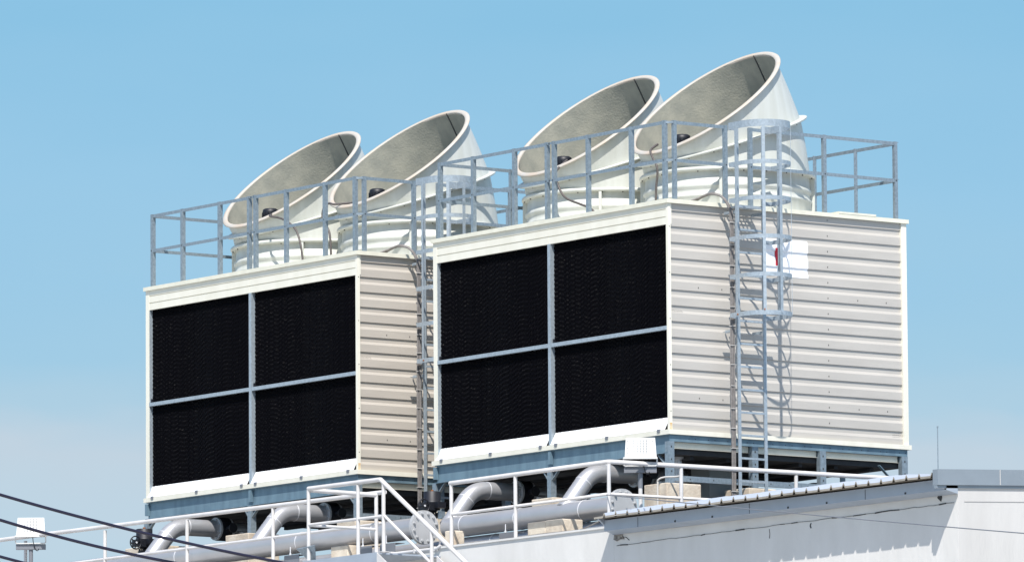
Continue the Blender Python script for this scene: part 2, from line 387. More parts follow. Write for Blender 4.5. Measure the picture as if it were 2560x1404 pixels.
# fan stacks
NS = 96
def loop(cx, cy, cz, rr, tilt=0, ry=None):
    ry = rr if ry is None else ry; e = (0, math.cos(R(tilt)), math.sin(R(tilt)))
    return [(cx+rr*math.cos(2*PI*k/NS), cy+e[1]*ry*math.sin(2*PI*k/NS), cz+e[2]*ry*math.sin(2*PI*k/NS)) for k in range(NS)]
def offs(lp, tilt, dn):
    n = (0, -math.sin(R(tilt)), math.cos(R(tilt))); return [(a, b_+n[1]*dn, c+n[2]*dn) for a, b_, c in lp]
J = (1.99, 4.225, 19.5); MO = (1.72, 4.73, 40.0); BY = 2.09
def make_stack(cx):
    st = empty('fan_stack', (cx, BY, ZT)); st.parent = tw
    def L(y, z, rr, t=0, ry=None): return loop(0, y-BY, z-ZT, rr, t, ry)
    # base ring
    mm = MB(); A = []
    for z, rr in ((3.152, 1.150), (3.335, 1.148), (3.350, 1.162), (3.368, 1.162), (3.385, 1.140), (3.450, 1.134), (3.470, 1.152), (3.495, 1.158), (3.520, 1.152), (3.540, 1.130), (3.690, 1.125)): A.append(L(BY, z, rr))
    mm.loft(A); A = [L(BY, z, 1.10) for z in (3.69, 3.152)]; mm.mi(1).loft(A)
    mm.build('base_ring', [STACK, STACKIN], st)
    # flange collar with rounded top
    mm = MB(); mm.loft([L(BY, 3.688, 1.10), L(BY, 3.688, 1.192), L(BY, 3.700, 1.205), L(BY, 3.725, 1.205), L(BY, 3.742, 1.19), L(BY, 3.748, 1.135)])
    mm.mi(1)
    for k in range(22):
        a = 2*PI*(k+random.uniform(-.3, .3))/22+.1
        mm.box(1.17*math.cos(a)-.006, 1.17*math.cos(a)+.006, 1.17*math.sin(a)-.006, 1.17*math.sin(a)+.006, 3.672-ZT, 3.687-ZT)
    mm.build('collar', [STACK, INK], st)
    # vertical stiffeners
    for k in range(4):
        a = R(-43+90*k); mm = MB()
        c, s_ = math.cos(a), math.sin(a)
        P = lambda rr, t: (rr*c-t*s_, rr*s_+t*c)
        def slab(r0, r1, t0, t1, z0, z1):
            q = [P(r0, t0), P(r1, t0), P(r1, t1), P(r0, t1)]
            mm.prism(q, 'z', z0-ZT, z1-ZT)
        slab(1.12, 1.195, -.010, .030, 3.155, 3.687)
        mm.build('stiffener', STACK, st)
    # lower section (vertical then mitred)
    mm = MB()
    n = 6; lo = []
    for i in range(n+1):
        t = i/n; lo.append(L(BY+(J[0]-BY)*t, 3.745+(J[1]-3.745)*t, 1.13-.02*t, J[2]*t, 1.13+.005*t))
    mm.loft(lo)
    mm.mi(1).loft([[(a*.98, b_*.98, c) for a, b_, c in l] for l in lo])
    mm.build('lower_duct', [STACK, STACKIN], st)
    # joint flange
    mm = MB(); base = L(J[0], J[1], 1.10, J[2], 1.12); wide = L(J[0], J[1], 1.20, J[2], 1.215)
    wide2 = [(a, b_+.0, c+.012) for a, b_, c in L(J[0], J[1], 1.21, J[2], 1.225)]
    mm.loft([offs(base, J[2], -.012), offs(wide, J[2], -.012), offs(wide2, J[2], 0), offs(wide, J[2], .018), offs(base, J[2], .02)])
    mm.mi(1)
    for k in range(20):
        a = 2*PI*(k+.5)/20; e = 1.16; tz = R(J[2])
        px, py, pz = e*math.cos(a), J[0]-BY+e*math.sin(a)*math.cos(tz), J[1]-ZT+e*math.sin(a)*math.sin(tz)-.028
        mm.box(px-.006, px+.006, py-.006, py+.006, pz, pz+.014)
    mm.build('joint_flange', [STACK, INK], st)
    # upper hood
    mm = MB(); hi = []; n = 8
    for i in range(n+1):
        t = i/n; tl = J[2]+(MO[2]-J[2])*t
        hi.append(L(J[0]+(MO[0]-J[0])*t, J[1]+.008+(MO[1]-J[1]-.008)*t, 1.11+.015*t, tl, 1.125+.005*t))
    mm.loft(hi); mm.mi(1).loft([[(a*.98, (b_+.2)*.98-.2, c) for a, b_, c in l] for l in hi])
    hood = mm.build('hood', [STACK, STACKIN], st)
    # seams inside the hood
    mm = MB()
    for th0, tilt in ((R(90), 0),):
        k = int(th0/(2*PI)*NS)
        for i in range(n):
            def ip(l):
                a, b_, c = l[k]; return Vector((a*.972, (b_+.2)*.972-.2, c))
            mm.bar(ip(hi[i]), ip(hi[i+1]), .014, .012, (0, 0, 1))
    mm.build('seam', SEAM, hood)
    # mouth rim: rolled lip
    mm = MB(); rim = []
    for rr, dn in ((1.114, -.014), (1.116, .004), (1.124, .014), (1.150, .018), (1.186, .011), (1.196, -.002), (1.188, -.013), (1.14, -.020), (1.120, -.03)):
        rim.append(offs(L(MO[0], MO[1], rr, MO[2]), MO[2], dn))
    mm.loft(rim+[rim[0]]); mm.build('mouth_rim', LIP, st)
    # motor in the mouth
    mm = MB(); mx_, my_ = -.32, 1.56-BY
    zz_ = [(3.55, .07), (3.95, .07), (4.05, .085), (4.13, .095), (4.14, .115), (4.27, .118), (4.305, .110), (4.32, .085), (4.322, 0.002)]
    mm.loft([[(mx_+rr*math.cos(2*PI*k/28), my_+rr*math.sin(2*PI*k/28), z-ZT) for k in range(28)] for z, rr in zz_])
    for k in range(14):
        a = 2*PI*k/14; mm.bar((mx_+.118*math.cos(a), my_+.118*math.sin(a), 4.15-ZT), (mx_+.118*math.cos(a), my_+.118*math.sin(a), 4.26-ZT), .012, .012, (1, 0, 0))
    for ang in (0, 120, 240): mm.bar((mx_, my_, 3.6-ZT), (1.08*math.cos(R(ang)), 1.08*math.sin(R(ang)), 3.5-ZT), .06, .06)
    mm.build('motor', BLACK, st)
    # fan hub and blades below
    mm = MB(); mm.cyl((0, 0, 3.35-ZT), (0, 0, 3.5-ZT), .18)
    for k in range(5):
        a = 2*PI*k/5; mm.bar((.15*math.cos(a), .15*math.sin(a), 3.42-ZT), (1.05*math.cos(a), 1.05*math.sin(a), 3.44-ZT), .22, .012, (math.sin(a)*.3, -math.cos(a)*.3, 1))
    mm.build('fan', GBOX, st)
    return st
s1 = make_stack(-1.35)
s2 = copy_tree(s1); s2.location = (-4.05, BY, ZT)

# ------------------------------------------------------------------ steel support frame
fr = thing('support_frame', 'bluish galvanised steel frame under the right tower, standing on concrete blocks', 'steel frame', (0, 0, 0), 'steel frames under the towers')
m = MB()
m.box(XL+.05, XR-.04, .055, .065, -.245, -.0065); m.box(XL+.05, XR-.04, -.005, .0545, -.255, -.2455); m.box(XL+.05, XR-.04, .02, .0545, -.018, -.0065)
m.mi(1)
for k in range(26):
    xx = XL+.25+k*.2
    if xx < XR-.1: m.box(xx, xx+.02, .015, .035, -.2455, -.236); m.box(xx+.05, xx+.07, .015, .035, -.2455, -.236)
m.build('front_beam', [GALVB, GALV], fr)
m = MB(); m.box(XR-.045, XR-.035, .03, YB-.05, -.098, -.0065); m.box(XR-.08, XR-.0455, .03, YB-.05, -.098, -.090); 
m.mi(1)
for k in range(12):
    for q in (0, .11): m.box(XR-.0352, XR-.033, .35+k*.33+q, .362+k*.33+q, -.058, -.046)
m.build('side_beam', [GALVB, INK], fr)
for y0, y1 in ((.11, 1.41), (1.53, 2.58), (2.70, 4.0)):
    mm = MB(); mm.box(XR-.105, XR-.095, y0, y1, -.182, -.0985); mm.box(XR-.105, XR-.07, y0, y1, -.186, -.1825); mm.build('side_panel', CREAM, fr)
m = MB(); m.box(XR-.16, XR-.15, .1, YB-.08, -.245, -.186); m.box(XR-.30, XR-.1605, .1, YB-.08, -.245, -.237); m.build('inner_beam', GALVB, fr)
m = MB(); m.box(XL+.05, XR-.05, YB-.08, YB-.06, -.245, -.0065); m.build('rear_beam', GALVB, fr)
m = MB(); m.box(XL+.04, XL+.05, .07, YB-.09, -.245, -.0065); m.build('left_beam', GALVB, fr)
FZ = -.66
for x in (XL+.06, -2.68):
    mm = MB(); Lpost(mm, x, .005, FZ, -.256, 1, 1, .085, .008); mm.box(x-.10, x+.10, -.06, .16, FZ-.012, FZ); mm.mi(1).box(x-.02, x+.03, -.002, .05, -.20, -.03)
    mm.build('leg', [GALV, GALVB], fr)
    for sg in ((1,) if x < -4 else (-1, 1)):
        MB().bar((x, .03, -.46), (x+sg*.20, .05, -.256), .012, .045, (0, 1, 0)).build('brace', GALV, fr)
MB().bar((-.05, .03, -.47), (-.30, .05, -.256), .012, .05, (0, 1, 0)).build('brace', GALV, fr)
for y0, y1 in ((-.002, .095), (1.42, 1.52), (2.59, 2.69), (4.02, 4.12)):
    mm = MB(); mm.box(XR-.030, XR-.018, y0, y1, FZ, -.10); mm.box(XR-.10, XR-.0305, y0, y0+.01, FZ, -.10); mm.box(XR-.16, XR+.04, y0-.04, y1+.04, FZ-.012, FZ)
    mm.mi(1)
    for z in (-.17, -.34, -.5): mm.box(XR-.0182, XR-.014, y0+.04, y0+.055, z-.012, z+.012)
    mm.build('leg', [GALV, INK], fr)
MB().bar((-.03, 3.62, -.245), (-.03, 4.03, -.60), .01, .05, (1, 0, 0)).build('brace', GALVB, fr)
for y0, y1 in ((.10, 1.415), (1.525, 2.585), (2.695, 4.015)):
    mm = MB(); mm.box(XR-.040, XR-.032, y0, y1, -.628, -.552); mm.box(XR-.075, XR-.0405, y0, y1, -.628, -.62)
    mm.mi(1)
    for k in range(3): 
        yy = y0+(y1-y0)*(.2+.3*k); mm.box(XR-.0322, XR-.029, yy, yy+.014, -.597, -.583)
    mm.build('bottom_rail', [GALV, INK], fr)
for x in (XL+.06, -3.4, -1.4):
    mm = MB(); Lpost(mm, x, YB-.08, FZ, -.246, 1, -1, .085, .008); mm.build('leg', GALV, fr)

# ------------------------------------------------------------------ deck railing (galvanised angle)
ra = thing('guard_railing', 'galvanised guard railing round the deck of the right cooling tower', 'railing', (0, 0, ZT), 'galvanised deck railings')
ZP = 4.235-ZT; ZM = 3.70-ZT
def rpost(x, y, sx=1, sy=1): m_ = MB(); Lpost(m_, x, y, .001, ZP, sx, sy, .052, .006); m_.mi(1); m_.box(x-.008, x+.008, y-.009, y-.0065, ZM-.01, ZM+.006) if sy > 0 else None; m_.build('post', [GALV, INK], ra)
for x in (-5.32, -4.54, -3.58, -2.83, -2.67, -1.90, -.935, -.20): rpost(x, .10)
for y in (.225, 1.09, 1.52, 2.80, 4.05):
    mm = MB(); mm.box(-.106, -.10, y-.026, y+.026, .001, ZP); mm.box(-.15, -.1065, y-.026, y-.020, .001, ZP); mm.mi(1).box(-.0998, -.096, y-.008, y+.008, ZM-.01, ZM+.006); mm.build('post', [GALV, INK], ra)
for x in (-1.0, -1.9, -2.8, -3.7, -4.5, -5.32): rpost(x, 4.07, 1, -1)
for y in (1.35, 2.7): 
    mm = MB(); mm.box(-5.345, -5.339, y-.026, y+.026, .001, ZP); mm.box(-5.339, -5.30, y-.026, y-.02, .001, ZP); mm.build('post', GALV, ra)
def rrail(p, q, z, nm):
    (x0, y0), (x1, y1) = p, q; mm = MB(); h = .046
    if y0 == y1:
        mm.box(x0, x1, y0-.002, y0+.004, z-h, z); mm.box(x0, x1, y0+.0045, y0+.045, z-.006, z)
    else:
        mm.box(x0-.004, x0+.002, y0, y1, z-h, z); mm.box(x0-.045, x0-.0045, y0, y1, z-.006, z)
    mm.build(nm, GALV, ra)
for z, nm in ((ZP-.004, 'top_rail'), (ZM+.02, 'mid_rail')):
    rrail((-5.32, .107), (-2.83, .107), z, nm); rrail((-2.67, .107), (-.20, .107), z, nm); rrail((-.109, .225), (-.109, 1.09), z, nm); rrail((-.109, 1.52), (-.109, 4.05), z, nm)
    rrail((-5.32, 4.06), (-.11, 4.06), z, nm); rrail((-5.325, .11), (-5.325, 4.05), z, nm)
    mm = MB(); mm.bar((-2.83, .104, z-.02), (-2.67, .104, z-.02), .02, .03); mm.mi(1).box(-2.76, -2.74, .09, .097, z-.03, z-.01); mm.build('splice', [GALV, INK], ra)
    mm = MB(); mm.bar((-.20, .104, z-.02), (-.112, .215, z-.02), .02, .03); mm.build('splice', GALV, ra)

# ------------------------------------------------------------------ caged ladder
ld = thing('caged_ladder', 'galvanised caged ladder on the ribbed side of the right cooling tower', 'ladder', (0, 0, -1.1), 'caged ladders')
def lz(z): return z+1.1
for y in (.998, 1.443):
    mm = MB(); mm.box(.215, .25, y-.004, y+.004, lz(-1.05), lz(4.2)); mm.box(.2155, .2505, y+(.0045 if y < 1.2 else -.026), y+(.026 if y < 1.2 else -.0045), lz(-1.05), lz(-1.04)); mm.box(.2505, .2545, y-.025, y+.025, lz(-1.05), lz(4.2)); mm.build('stile', GALVL, ld)
k = 0; z = 3.09
while z > -1.0:
    mm = MB(); mm.box(.22, .25, 1.003, 1.438, lz(z)-.014, lz(z)+.014); mm.build('rung', GALVL, ld); z -= .308
def hoop(z, h):
    path = [(.245, .862), (.55, .862)]
    for a in range(-80, 90, 10): path.append((.55+.355*math.cos(R(a)), 1.22+.355*math.sin(R(a))))
    path += [(.55, 1.578), (.245, 1.578)]
    o_ = []; i_ = []
    mm = MB()
    def off(path, dd):
        res = []
        for i, p in enumerate(path):
            a = Vector(path[max(i-1, 0)]); c = Vector(path[min(i+1, len(path)-1)]); t = (c-a).normalized(); res.append((p[0]+t.y*dd, p[1]-t.x*dd))
        return res
    A = off(path, .003); B = off(path, -.003); n = len(path)
    ring = lambda P_, zz: [(p[0], p[1], zz) for p in P_]
    z0, z1 = lz(z)-h/2, lz(z)+h/2
    mm.loft([ring(A, z0), ring(A, z1), ring(B, z1), ring(B, z0), ring(A, z0)], closed=False, smooth=False)
    mm.bar((.247, .862, lz(z)), (.247, .995, lz(z)), .005, h); mm.bar((.247, 1.446, lz(z)), (.247, 1.578, lz(z)), .005, h)
    mm.build('hoop', GALVL, ld)
for z, h in ((4.16, .095), (3.64, .055), (3.155, .055), (2.635, .055), (2.125, .055), (1.608, .06)): hoop(z, h)
for (x, y, tx, ty) in ((.40, .858, 1, 0), (.826, .997, .62, .79), (.909, 1.22, 0, 1), (.78, 1.497, .79, -.62), (.40, 1.582, 1, 0)):
    mm = MB(); mm.bar((x, y, lz(1.60)), (x, y, lz(4.17)), .006, .042, (tx, ty, 0))
    mm.build('strap', GALVL, ld)
MB().box(.40, .425, .853, .857, lz(1.60), lz(1.62)).build('rusty_bolt', RUST, ld); MB().box(.815, .835, .985, .996, lz(1.635), lz(1.66)).build('rusty_bolt', RUST, ld)
# perforated step at the top
mm = MB()
for i in range(7): mm.box(-.02, .214, 1.005+i*.068, 1.030+i*.068, lz(3.10), lz(3.105))
for i in range(6): mm.box(-.02+i*.0435, -.004+i*.0435, 1.004, 1.437, lz(3.0985), lz(3.1035))
mm.box(.2145, .2148, 1.004, 1.437, lz(3.08), lz(3.12)); mm.box(-.0199, .2140, 1.0035, 1.4365, lz(3.0975), lz(3.0980)) if False else None
mm.build('step_plate', GALVL, ld)
mm = MB(); mm.box(-.03, .25, .985, .993, lz(1.40), lz(1.44)); mm.box(-.03, .25, 1.448, 1.456, lz(1.40), lz(1.44)); mm.box(.10, .14, .84, 1.50, lz(1.395), lz(1.3995)); mm.build('wall_bracket', GALVL, ld)
mm = MB(); mm.box(-.03, .25, .985, .993, lz(3.0), lz(3.04)); mm.box(-.03, .25, 1.448, 1.456, lz(3.0), lz(3.04)); mm.build('wall_bracket', GALVL, ld)

# ------------------------------------------------------------------ cables up the ladder
cb = thing('cable_bundle', 'brown cable bundle tied along the ladder and over the deck edge of the right tower', 'cable', (0, 0, -1.2), 'cable bundles on the ladders')
def smooth(pts, n=8):
    P = [Vector(p) for p in pts]; res = []
    for i in range(len(P)-1):
        a = P[max(i-1, 0)]; b_ = P[i]; c = P[i+1]; e = P[min(i+2, len(P)-1)]
        for j in range(n):
            t = j/n; res.append(.5*((2*b_)+(c-a)*t+(2*a-5*b_+4*c-e)*t*t+(3*b_-a-3*c+e)*t**3))
    res.append(P[-1]); return res
for k in range(3):
    o_ = (k-1)*.024
    pts = [(.19, .935+o_, 0.0), (.19, .94+o_, 1.2), (.19+.006*k, .93+o_, 2.0), (.19, .945+o_, 3.2), (.19, .94+o_*.8, 4.12), (.17, .92+o_*.6, 4.28), (.10, .86+o_*.4, 4.42), (-.02, .78, 4.465+.01*k), (-.14, .70-.02*k, 4.43), (-.22, .62-.05*k, 4.36)]
    MB().tube(smooth(pts), .0125, 10).build('cable', RUBBER, cb)
z = .15
while z < 4.1:
    MB().box(.172, .216, .895, 1.012 if int(z*10) % 3 else .985, z, z+.008).build('cable_tie', TIE, cb); z += .285+random.uniform(-.03, .03)

# ------------------------------------------------------------------ white notice on the right tower
no = thing('notice_panel', 'square white vinyl notice with a red strip on the ribbed side cladding', 'sign', (0, 1.70, 2.23))
m = MB()
rp = [(a, z) for a, z in RP]
def xat(z):
    for (a0, z0), (a1, z1) in zip(rp, rp[1:]):
        if z1 <= z <= z0: return a0+(a1-a0)*((z0-z)/(z0-z1) if z0 != z1 else 0)
    return 0
zs = sorted(set([z for _, z in rp if 2.235 < z < 2.745]+[2.235, 2.745]))
def vin(y0, y1, z0, z1, dx, name, mt):
    zl = [z for z in zs if z0 < z < z1]+[z0, z1]; zl.sort()
    mm = MB(); mm.loft([[(XR-.048+xat(z)+dx, y-1.70, z-2.23) for z in zl] for y in (y0, y1)], closed=False, smooth=False)
    mm.build(name, mt, no)
vin(1.70, 2.44, 2.235, 2.745, .003, 'backing', WHITEP); vin(1.875, 1.935, 2.38, 2.62, .006, 'red_strip', REDM)

# copies for the left tower
t1 = dup(tw, T1, 'farther cream cooling tower on the left with two scooped fan stacks')
CLADCAST = mat('warm_cast_cladding', (.47, .43, .375), .5, 0, 2.5, .07, None, .06, 6, stretch=(1, .5, 3))  # warm reflected-light cast put into the left tower's cladding colour
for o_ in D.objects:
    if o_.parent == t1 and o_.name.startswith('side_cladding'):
        o_.data = o_.data.copy(); o_.data.materials[0] = CLADCAST
dup(fr, T1, 'bluish galvanised steel frame under the left tower, above the silver elbows')
dup(ra, T1+Vector((0, 0, ZT)), 'galvanised guard railing round the deck of the left cooling tower')
dup(ld, T1+Vector((0, 0, -1.1)), 'galvanised caged ladder in the gap between the two cooling towers')
dup(cb, T1+Vector((0, 0, -1.2)), 'brown cable bundle tied along the ladder in the gap between the towers')

# ------------------------------------------------------------------ motor cables
MCAB = mat('dark_motor_cable_sheath', (.11, .095, .088), .55, 0, 20, .3)
def mcable(pts, label, rad=.016):
    o = MB().tube(smooth(pts), rad, 10).build('motor_cable', MCAB); tag(o, label, 'cable', 'motor cables out of the fan stacks'); return o

mcable([(-1.52, 1.02, 4.13), (-1.44, .84, 4.03), (-1.344, .79, 3.924), (-1.248, .79, 3.787), (-1.232, .79, 3.66), (-1.261, .79, 3.50), (-1.28, .79, 3.156)], 'brown motor cable hanging from the scoop nearest the caged ladder')
mcable([(-3.68, 1.1, 4.16), (-3.56, .84, 4.0), (-3.538, .8, 3.902), (-3.466, .8, 3.727), (-3.312, .8, 3.572), (-2.993, .8, 3.454), (-2.766, .8, 3.374), (-2.60, .8, 3.25), (-2.55, .8, 3.156)], 'brown motor cable curving down in front of the right tower\'s left stack')
mcable([(-8.6, .98, 4.09), (-8.819, .8, 4.075), (-8.978, .8, 4.103), (-9.098, .8, 4.06), (-9.139, .8, 3.93), (-9.05, .8, 3.80), (-8.96, .8, 3.658), (-8.93, .8, 3.383), (-8.93, .8, 3.19)], 'black motor cable looping down between the two stacks of the left tower')
mcable([(-10.75, 1.12, 4.17), (-10.60, .92, 4.12), (-10.45, .8, 4.075), (-10.2, .8, 4.02), (-10.0, .8, 3.94), (-9.80, .8, 3.80), (-9.69, .8, 3.588), (-9.64, .8, 3.351), (-9.63, .8, 3.19)], 'brown motor cable over the rim of the leftmost stack')

# ------------------------------------------------------------------ header pipes
def blind(m, x, y, z, rr, sgn=1):
    m.tube([(x-.05*sgn, y, z), (x-.028*sgn, y, z)], rr, 40); m.tube([(x-.026*sgn, y, z), (x, y, z)], rr*.985, 40)
    for k in range(12):
        a = 2*PI*(k+.5)/12; c = (y+rr*.82*math.cos(a), z+rr*.82*math.sin(a))
        m.tube([(x, *c), (x+.02*sgn, *c)], .020, 6); m.tube([(x+.02*sgn, *c), (x+.034*sgn, *c)], .010, 6)
def header(x0, x1, y, z, label, rr=.145, welds=(), disc=True, dr=.235):
    h = thing('header_pipe', label, 'pipe', (x0, y, z), 'silver header pipes')
    MB().tube([(0, 0, 0), (x1-x0-.05, 0, 0)], rr, 40).build('pipe', SILVER, h)
    for wx in welds: MB().tube([(wx-x0-.006, 0, 0), (wx-x0+.006, 0, 0)], rr+.004, 40).build('weld', WELD, h)
    if disc: mm = MB(); blind(mm, x1-x0, 0, 0, dr); mm.build('blind_flange', SILVERF, h)
    return h
H1 = header(-24, -4.10, -1.06, -1.00, 'long silver header pipe under the left tower, closed by a bolted blank flange', welds=(-14, -10.0, -7.0, -5.2))
H2 = header(-4.02, -.08, -.72, -1.00, 'silver header pipe under the right tower running behind the white railing', welds=(-3.6, -2.35, -.9))
header(-24, 0.0, -.66, -1.27, 'second shaded header pipe lying low beneath the silver one', rr=.12, welds=(-3.0,), disc=False)

# elbows
def elbow(x, y, z, label):
    e = thing('elbow_pipe', label, 'pipe', (x, y, z), 'silver elbow pipes')
    pts = [(0, -.02, -.02), (0, .30, .36)]
    ctr = (.52, -.07); 
    # arc from 50deg slope to horizontal
    Rr = .42; a0 = R(140); cy = .30+Rr*math.sin(R(50)); cz = .36-Rr*math.cos(R(50))
    for i in range(1, 13):
        a = R(140-50*i/12); pts.append((0, cy+Rr*math.cos(a), cz+Rr*math.sin(a)))
    yl, zl = pts[-1][1], pts[-1][2]
    pts += [(0, yl+.1, zl), (0, 1.15, zl)]
    MB().tube(pts, .122, 36).build('pipe', SILVER, e)
    p0 = Vector(pts[1]); dd = (Vector(pts[1])-Vector(pts[0])).normalized()
    MB().tube([p0-dd*.005, p0+dd*.005], .125, 36).build('weld', WELD, e)
    MB().tube([(0, yl+.02, zl), (0, yl+.03, zl)], .125, 36).build('weld', WELD, e)
    mm = MB(); mm.tube([(0, 1.15, zl), (0, 1.18, zl)], .165, 36); mm.tube([(0, 1.35, zl), (0, 1.38, zl)], .165, 36)
    for k in range(8):
        a = 2*PI*(k+.5)/8; mm.tube([(.135*math.cos(a), 1.12, zl+.135*math.sin(a)), (.135*math.cos(a), 1.41, zl+.135*math.sin(a))], .012, 6)
    mm.build('flange', SILVERF, e)
    mm = MB(); mm.tube([(0, 1.185, zl), (0, 1.345, zl)], .17, 36); mm.cyl((0, 1.26, zl), (.0, 1.26, zl+.14), .03); mm.tube([(.05, 1.26, zl), (.30, 1.26, zl)], .035, 16); mm.tube([(.29, 1.26, zl), (.31, 1.26, zl)], .07, 20)
    mm.build('valve', BLACK, e)
    MB().tube([(0, 1.38, zl), (0, 2.0, zl)], .107, 24).build('inlet', SILVER, e)
    return e
E1 = elbow(-4.02, -.72, -.97, 'silver elbow pipe under the left half of the right tower')
dup(E1, (-1.35, -.72, -.94), 'silver elbow pipe with a yellowed top beside the railing corner')
dup(E1, (-11.0, -.96, -.97), 'leftmost silver elbow pipe beneath the left tower')
dup(E1, (-8.28, -.96, -.96), 'silver elbow pipe under the right half of the left tower')
# vertical drop pipes seen in shade through the elbows
def drop(x, y, label, rr=.085, z1=-.27, mt=None):
    o = thing('drop_pipe', label, 'pipe', (x, y, DZ), 'drop pipes under the basins')
    MB().tube([(0, 0, 0), (0, 0, z1-DZ)], rr, 24).build('pipe', mt or SILVER, o); MB().tube([(0, 0, .0), (0, 0, .03)], rr+.05, 24).build('base_flange', SILVERF, o)
    MB().tube([(0, 0, z1-DZ-.1), (0, 0, z1-DZ-.07)], rr+.035, 24).build('collar', SILVERF, o); return o
drop(-3.9, .75, 'shaded drop pipe behind the left elbow of the right tower', .09, -.52)
drop(-1.15, .75, 'shaded drop pipe behind the elbow beside the railing corner', .09, -.52)
drop(-10.9, .6, 'shaded drop pipe behind the leftmost elbow', .09, -.5)
drop(-8.15, .6, 'shaded drop pipe behind the second elbow of the left tower', .09, -.5)
drop(-.42, .47, 'pale vertical pipe with a collar just inside the ladder side of the right tower', .05, -.19)
o = MB().box(-.95, -.55, 1.1, 1.5, DZ, -.33).build('pump_cabinet', mat('grey_cabinet_paint', (.22, .23, .22), .6)); tag(o, 'plain grey cabinet in the shade beneath the right tower', 'cabinet')

# ------------------------------------------------------------------ concrete blocks
def block(x0, x1, y0, y1, z1, label, z0=DZ, ch=.0):
    o = MB(); o.box(x0, x1, y0, y1, z0+.001, z1); 
    ob = o.build('concrete_block', CONC)
    bv = ob.modifiers.new('bevel', 'BEVEL'); bv.width = .012; bv.segments = 2
    tag(ob, label, 'block', 'beige concrete blocks'); return ob
block(-2.90, -2.42, -.14, .30, -.672, 'tall beige concrete block under the middle front leg of the right tower')
block(-.36, .14, -.16, .42, -.674, 'beige concrete block with rust streaks under the near corner leg of the right tower')
block(-5.55, -5.05, -.16, .30, -.672, 'beige concrete block behind the black valve actuator between the towers')
block(-.42, .12, 1.25, 1.72, -.674, 'beige concrete block at the foot of the right ladder')
block(-.42, .12, 2.4, 2.85, -.674, 'beige concrete block under the third side leg of the right tower')
block(-.42, .12, 3.9, 4.3, -.674, 'beige concrete block under the far side leg of the right tower')
block(T1.x-2.95, T1.x-2.37, -.24, .30, -.642, 'wide beige concrete block under the middle front leg of the left tower')
block(T1.x-5.6, T1.x-4.75, -.20, .35, -.642, 'beige concrete block with the blue sticker under the left corner leg')
block(T1.x-.30, T1.x+.15, -.16, .30, -.642, 'beige concrete block under the near corner leg of the left tower')
block(-1.33, -.93, -1.38, -1.04, -1.165, 'low beige concrete block on the parapet, left of a joined pair')
block(-.928, -.55, -1.38, -1.04, -1.16, 'low beige concrete block on the parapet, right of a joined pair')
block(-2.55, -2.1, -1.30, -1.05, -1.34, 'thin beige concrete pad under the steel pipe saddle')
block(-3.15, -2.97, -1.42, -1.22, -1.14, 'small beige concrete block behind the railing post beside the stairs')
block(-5.85, -5.45, -1.40, -1.1, -1.16, 'beige concrete block behind the landing railing')
block(-7.7, -7.2, -1.42, -1.22, -1.33, 'flat beige concrete block left of the landing')
st = MB().box(0, .085, 0, .004, 0, .13); st.mi(1)
st.bar((.012, -.002, .03), (.04, -.002, .07), .003, .012); st.bar((.04, -.002, .07), (.072, -.002, .05), .003, .012); st.bar((.015, -.002, .1), (.07, -.002, .1), .003, .012)
st = st.build('valve_sticker', [BLUEM, WHITEP]); st.location = (T1.x-4.93, -.206, -.80); tag(st, 'small blue and white sticker on the concrete block behind the left actuator', 'sticker')

# steel saddles under the headers
def saddle(x, y, label):
    s = thing('pipe_saddle', label, 'bracket', (x, y, DZ), 'steel pipe saddles')
    mm = MB(); mm.box(0, .35, 0, .008, 0, .22); mm.box(0, .35, .009, .16, .212, .22); mm.prism([(0, 0), (.16, .21), (0, .21)], 'x', -.006, -.0005); mm.build('channel', GBOX, s)
    mm = MB(); mm.cyl((.06, .06, .17), (.06, .06, .34), .008, 8); mm.cyl((.06, .06, .22), (.06, .06, .25), .018, 6); mm.build('bolt', WELD, s)
    return s
S = saddle(-2.45, -1.02, 'steel pipe saddle below the header between two railing posts')
dup(S, (-5.3, -1.35, DZ), 'steel pipe saddle behind the landing\'s right post')
dup(S, (-4.75, -1.35, DZ), 'steel pipe saddle directly below the blank flange')
dup(S, (-7.0, -1.38, DZ), 'steel pipe saddle left of the landing\'s front post')

